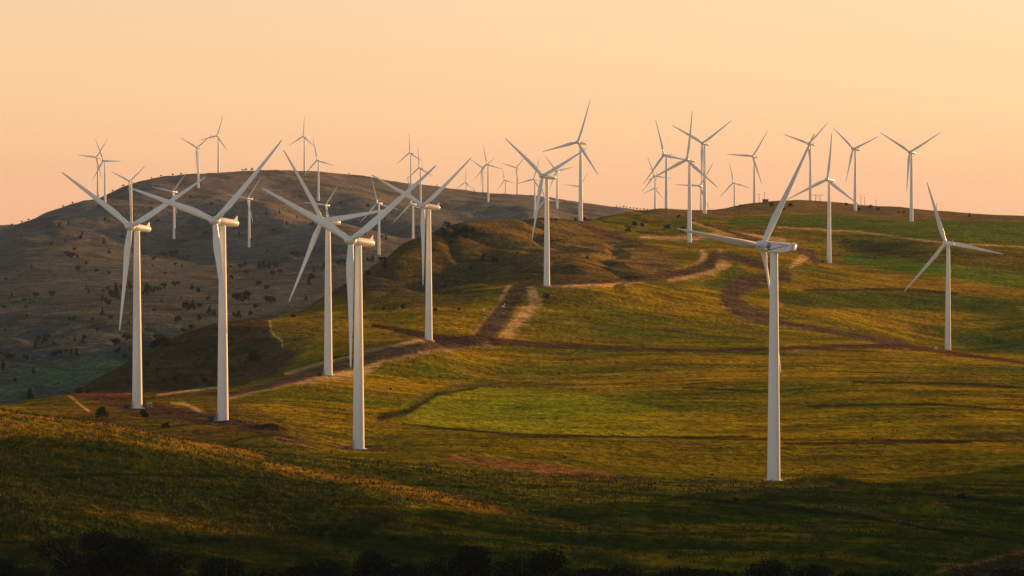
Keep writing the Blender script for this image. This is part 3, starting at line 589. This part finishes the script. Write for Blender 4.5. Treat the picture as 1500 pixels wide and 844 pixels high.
for px, hp in [(17,6),(32,5),(42,5),(92,5),(106,5),(165,5),(180,6),(222,4),(236,5),(253,5),(265,5),(355,5),(360,6),(369,7),(511,4),(695,4),(640,4)] + [(903+5*k, random.uniform(3, 5)) for k in range(10)]:
    q = crest(px, 4000, 8000); tree_at(protoF[hr.randrange(2)], *q, hp/F*q[1]*.75, 'tiny dark tree standing out on the far hill skyline', 'trees along the far skyline')
for px, py, hp in [(690,352,6),(735,352,5),(756,358,5),(758,373,6),(690,395,6),(668,415,6),(860,379,5),(819,378,4),(910,410,3),(893,415,3),(560,436,4),(655,334,12),(648,340,10),(670,347,18),(683,343,17),(692,343,12),(652,347,12),(662,358,9),(640,347,8),(635,370,7),(652,420,5)]:
    q = hit(px, py) or crest(px, 2300, 3300); tree_at(protoN[hr.randrange(2)], *q, hp/F*q[1], 'small dark shrub dotted on the shaded brown ridge', 'shrubs on the brown ridge')
for px, py, hp in [(230,545,9),(240,560,8),(200,550,9),(255,560,12),(300,560,8),(190,565,8),(215,535,8),(340,500,5),(320,520,7)]:
    q = hit(px, py); tree_at(protoN[hr.randrange(2)], *q, hp/F*q[1], 'dark shrub on the shadowed slope behind the two left turbines', 'shrubs on the shadowed slope')
# dark trees along the bottom edge: px, top py, width px, forward distance, label
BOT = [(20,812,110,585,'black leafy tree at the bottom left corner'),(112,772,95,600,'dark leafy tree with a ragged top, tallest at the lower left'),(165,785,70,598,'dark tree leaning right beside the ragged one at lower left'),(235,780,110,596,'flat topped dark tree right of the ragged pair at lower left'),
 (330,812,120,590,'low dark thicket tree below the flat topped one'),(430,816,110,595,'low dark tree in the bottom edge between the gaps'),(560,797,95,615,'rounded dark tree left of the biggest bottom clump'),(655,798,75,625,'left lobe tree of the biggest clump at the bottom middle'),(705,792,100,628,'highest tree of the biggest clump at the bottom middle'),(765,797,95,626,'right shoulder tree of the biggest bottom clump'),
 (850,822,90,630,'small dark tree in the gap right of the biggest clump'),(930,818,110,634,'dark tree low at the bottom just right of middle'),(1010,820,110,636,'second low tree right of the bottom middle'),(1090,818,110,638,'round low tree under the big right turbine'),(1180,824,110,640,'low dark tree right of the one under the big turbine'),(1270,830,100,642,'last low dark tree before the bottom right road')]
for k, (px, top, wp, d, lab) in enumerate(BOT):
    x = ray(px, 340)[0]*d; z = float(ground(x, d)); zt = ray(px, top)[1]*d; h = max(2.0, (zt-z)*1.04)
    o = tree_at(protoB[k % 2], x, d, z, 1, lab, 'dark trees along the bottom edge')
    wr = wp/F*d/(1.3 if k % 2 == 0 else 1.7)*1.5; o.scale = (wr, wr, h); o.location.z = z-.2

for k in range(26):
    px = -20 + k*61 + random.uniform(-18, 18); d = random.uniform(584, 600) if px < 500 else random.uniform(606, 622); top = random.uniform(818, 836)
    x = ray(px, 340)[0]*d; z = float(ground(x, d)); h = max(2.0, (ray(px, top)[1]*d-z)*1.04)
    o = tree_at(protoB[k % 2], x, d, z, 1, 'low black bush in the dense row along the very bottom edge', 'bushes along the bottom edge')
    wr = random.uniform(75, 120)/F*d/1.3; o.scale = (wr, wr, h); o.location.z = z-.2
# ------------------------------------------------------------------ grass tufts and scrub (nobody could count them)
def scatter(name, label, cat, x, y, h0, h1, wd, m_, nb=3):
    z = ground(x, y); n = len(x); vs_ = []; 
    hh = rng.uniform(h0, h1, (n, nb)); an = rng.uniform(0, 6.28, (n, nb)); ox = rng.normal(0, wd*.8, (n, nb)); oy = rng.normal(0, wd*.8, (n, nb)); lx = rng.normal(0, .25, (n, nb))*hh; ww = wd*rng.uniform(.3, .8, (n, nb))
    bx = x[:,None]+ox; by = y[:,None]+oy; bz = np.repeat((z-.05)[:,None], nb, 1); ca, sa = np.cos(an), np.sin(an)
    v = np.stack([np.stack([bx-ww*ca, by-ww*sa, bz], -1), np.stack([bx+ww*ca, by+ww*sa, bz], -1), np.stack([bx+lx, by+lx*.5, bz+hh], -1)], 2).reshape(-1, 3)
    nf = len(v)//3; me = bpy.data.meshes.new(name); me.vertices.add(len(v)); me.vertices.foreach_set('co', v.ravel()); me.loops.add(nf*3); me.loops.foreach_set('vertex_index', np.arange(nf*3, dtype=np.int32)); me.polygons.add(nf); me.polygons.foreach_set('loop_start', np.arange(nf, dtype=np.int32)*3)
    me.update(calc_edges=True); me.materials.append(m_); o = bpy.data.objects.new(name, me); col.objects.link(o); tag(o, label, cat, kind='stuff'); return o
def grass_mat(name, c1, c2):
    m = bpy.data.materials.new(name); m.use_nodes = True; t = m.node_tree; b = t.nodes['Principled BSDF']; b.inputs['Roughness'].default_value = .8; b.inputs['Specular IOR Level'].default_value = .15
    g = t.nodes.new('ShaderNodeNewGeometry'); nz = t.nodes.new('ShaderNodeTexNoise'); nz.inputs['Scale'].default_value = .06; nz.inputs['Detail'].default_value = 6; nz.inputs['Roughness'].default_value = .7; t.links.new(g.outputs['Position'], nz.inputs[0])
    rp = t.nodes.new('ShaderNodeValToRGB'); rp.color_ramp.elements[0].position = .5; rp.color_ramp.elements[1].position = .66; rp.color_ramp.elements[0].color = (*c1, 1); rp.color_ramp.elements[1].color = (*c2, 1)
    t.links.new(nz.outputs[0], rp.inputs[0]); t.links.new(rp.outputs[0], b.inputs['Base Color']); return m
M_gr = grass_mat('dry_grass', (.020,.032,.004), (.15,.085,.010)); M_sc = grass_mat('scrub_leaves', (.018,.018,.007), (.035,.03,.012))
n = 52000; yy = rng.uniform(560, 960, n); xx = rng.uniform(-.2, .2, n)*yy; keep = noise2(xx/14, yy/25, 77) > -.35; scatter('grass_tufts', 'dry and green grass tufts over the dark near slope', 'grass', xx[keep], yy[keep], .3, 1.05, .17, M_gr)
n = 2600; yy = np.exp(rng.uniform(math.log(980), math.log(2300), n)); xx = rng.uniform(-.19, .19, n)*yy; keep = (noise2(xx/60, yy/90, 78) > .12) & ~((yy > 1120) & (yy < 1500) & (xx > -60) & (xx < 130)); scatter('low_scrub', 'tiny dark scrub dots over the gold meadows', 'scrub', xx[keep], yy[keep], .25, .6, .5, M_sc, 4)

# ------------------------------------------------------------------ small things
def on(px, py, dmin=540): return hit(px, py, dmin)
def cabinet(name, px, py, size, m_, m2, label, cat, vents=True, near=None):
    q = near or on(px, py); o = empty(name, q, R(20)); a = MB(); a.box((0, 0, size[2]/2), size, .06); a.build('housing', m_, o)
    c = MB(); c.box((0, 0, size[2]+.07), (size[0]+.2, size[1]+.2, .16), .03); c.build('lid', m2, o)
    if vents:
        c = MB(); c.box((-size[0]*.24, -size[1]/2-.02, size[2]*.5), (size[0]*.44, .06, size[2]*.85), .02); c.box((size[0]*.24, -size[1]/2-.02, size[2]*.5), (size[0]*.44, .06, size[2]*.85), .02); c.build('door_panel', m_, o)
    tag(o, label, cat); return o
def foot(i, dx, dy):
    r_ = TURB[i]; x = ray(r_[2], 340)[0]*r_[3]+dx; y = r_[3]+dy; return (x, y, float(ground(x, y)))
cabinet('equipment_cabinet', 0, 0, (1.9, 1.6, 2.1), M_cab, M_tank, 'green cabinet with pale right side beside the far left turbine foot', 'cabinet', near=foot(0, 5, 3))
cabinet('transformer_box', 0, 0, (2.6, 2, 1.7), M_box, M_box, 'dark transformer box left of the far left turbine foot', 'transformer', near=foot(0, -4.6, -1))
cabinet('transformer_box', 0, 0, (2.7, 2, 2.0), M_box, M_box, 'dark transformer box left of the second big turbine foot', 'transformer', near=foot(1, -5, 1))
cabinet('transformer_box', 0, 0, (2.3, 2, 1.6), M_box, M_box, 'dark transformer box left of the turbine beside the dirt road', 'transformer', near=foot(3, -4.6, 0))
cabinet('transformer_box', 0, 0, (2.0, 2, 1.6), M_box, M_box, 'dark transformer box left of the white turbine on the green field', 'transformer', near=foot(16, -6, 0))
cabinet('marker_box', 1371, 512, (1.6, 1.3, 2.0), M_tank, M_tank, 'small pale box on the brown track left of the far right turbine', 'box', False)
q = crest(1247, 2900, 4200); cabinet('red_cabinet', 0, 0, (2.2, 2, 4), M_red, M_rust, 'small red cabinet glowing beside the poles turbine foot', 'cabinet', False, near=foot(17, -5, -2))
for px, py, lab in ((708, 458, 'pale upright digger like machine at the left edge of the dirt track'), (737, 452, 'pale small machine higher up beside the dirt track')):
    q = on(px, py); o = empty('site_machine', q, R(35)); a = MB(); a.box((0, 0, .55), (2.6, 1.6, .7), .1); a.build('chassis', M_rust, o)
    a = MB(); a.box((-.4, 0, 1.6), (1.2, 1.4, 1.4), .12); a.build('cab', M_tank, o); a = MB(); a.tube((.6, 0, .9), (1.2, 0, 3.4), .2, .16, 8); a.tube((1.2, 0, 3.4), (2.0, 0, 2.4), .15, .1, 8); a.build('boom', M_tank, o)
    for s1 in (-.85, .85):
        a = MB(); a.box((0, s1, .25), (2.9, .35, .5), .12); a.build('track', M_dark, o)
    tag(o, lab, 'machine', 'machines by the dirt track')
def pylon(px, hpx, lab, hframe, dmin=2900):
    q = crest(px, dmin, 4200); h = hpx/F*q[1]; o = empty('power_pylon' if hframe else 'utility_pole', q, R(10)); a = MB()
    if hframe:
        for s1 in (-3.2, 3.2):
            a = MB(); a.tube((s1, 0, -1), (s1, 0, h), .35, .22, 8); a.build('pole', M_wood, o)
        a = MB(); a.tube((-7.5, 0, h*.84), (7.5, 0, h*.84), .22, .22, 6); a.build('crossarm', M_wood, o)
        a = MB(); a.tube((-3.2, 0, h*.35), (3.2, 0, h*.75), .1); a.tube((3.2, 0, h*.35), (-3.2, 0, h*.75), .1); a.build('cross_brace', M_wood, o)
        a = MB()
        for s1 in (-7, 0, 7): a.tube((s1, 0, h*.84), (s1, 0, h*.84-1.4), .16)
        a.build('insulators', M_rust, o)
    else:
        a.tube((0, 0, -1), (0, 0, h), .32, .2, 8); a.build('pole', M_wood, o); a = MB(); a.tube((-1.3, 0, h*.93), (1.3, 0, h*.93), .14); a.build('crossarm', M_wood, o)
    tag(o, lab, 'pylon' if hframe else 'pole', None if hframe else 'poles on the right skyline')
pylon(1198, 10, 'wooden H frame power pylon on the skyline left of the poles turbine', True)
for px, h_, l_ in ((1261,14,'thin pole right beside the poles turbine'),(1266.5,12,'thin pole second from the poles turbine'),(1283,9,'short thin pole right of the square looking bush'),(1112,13,'thin pole on the skyline right of the level bladed turbine'),(1120,14,'second thin pole right of the level bladed turbine'),(1372,11,'lone faint thin pole on the empty right skyline')):
    pylon(px, h_, l_, False)
# shed on the crest
q = crest(1119, 3000, 4200); o = empty('shed', (q[0]+2, q[1], q[2]), .2); a = MB(); a.box((0, 0, 1.3), (7, 4, 2.6), .05); a.build('wall', M_wood, o); a = MB(); a.grid([[(-3.8,-2.3,2.6),(3.8,-2.3,2.6),(3.8,0,3.6),(-3.8,0,3.6)],[(-3.8,-2.3,2.75),(3.8,-2.3,2.75),(3.8,0,3.75),(-3.8,0,3.75)]]); a.grid([[(-3.8,0,3.6),(3.8,0,3.6),(3.8,2.3,2.6),(-3.8,2.3,2.6)],[(-3.8,0,3.75),(3.8,0,3.75),(3.8,2.3,2.75),(-3.8,2.3,2.75)]]); a.build('roof', M_rust, o); a = MB(); a.box((1, -2.02, 1), (1.2, .1, 2), .02); a.build('door', M_dark, o); tag(o, 'tiny low shed on the green crest skyline', 'shed')
# fence posts at lower right
pr = [(1240,716),(1305,722),(1313,722),(1330,725),(1356,726),(1375,727),(1392,728),(1432,731),(1104,742),(1453,734)]
for px, py in pr:
    q = on(px, py); a = MB(); a.tube((0, 0, -.3), (0, 0, 1.7), .13, .1, 8); a.lathe([(1.7, .1), (1.78, .03)], 8); o = a.build('fence_post', M_wood); o.location = q; o.rotation_euler = (random.uniform(-.06, .06), random.uniform(-.06, .06), 0)
    tag(o, 'short weathered fence post in the dark green field', 'fence post', 'fence posts in the lower right field')

# ------------------------------------------------------------------ haze
hz = MB(); zlo, zhi = float(Z.min())-1, 300.0
x0 = 13000*1.6+50; hb = [(-x0, -120), (x0, -120), (x0, 13100), (-x0, 13100)]
hz.grid([[(x, y, zlo) for x, y in hb], [(x, y, zhi) for x, y in hb]])
hm = bpy.data.materials.new('haze'); hm.use_nodes = True; t = hm.node_tree; t.nodes.clear(); mo = t.nodes.new('ShaderNodeOutputMaterial'); pv = t.nodes.new('ShaderNodeVolumePrincipled')
pv.inputs['Color'].default_value = (.42, .60, .95, 1); pv.inputs['Density'].default_value = 1.5e-5; pv.inputs['Anisotropy'].default_value = 0; t.links.new(pv.outputs[0], mo.inputs['Volume'])
ho = hz.build('haze', hm, smooth=False); tag(ho, kind='stuff'); ho['label'] = 'thin evening haze over the valley and hills'
print('TREES', nh_, 'grid', NU, ND, 'zrange', Z.min(), Z.max())
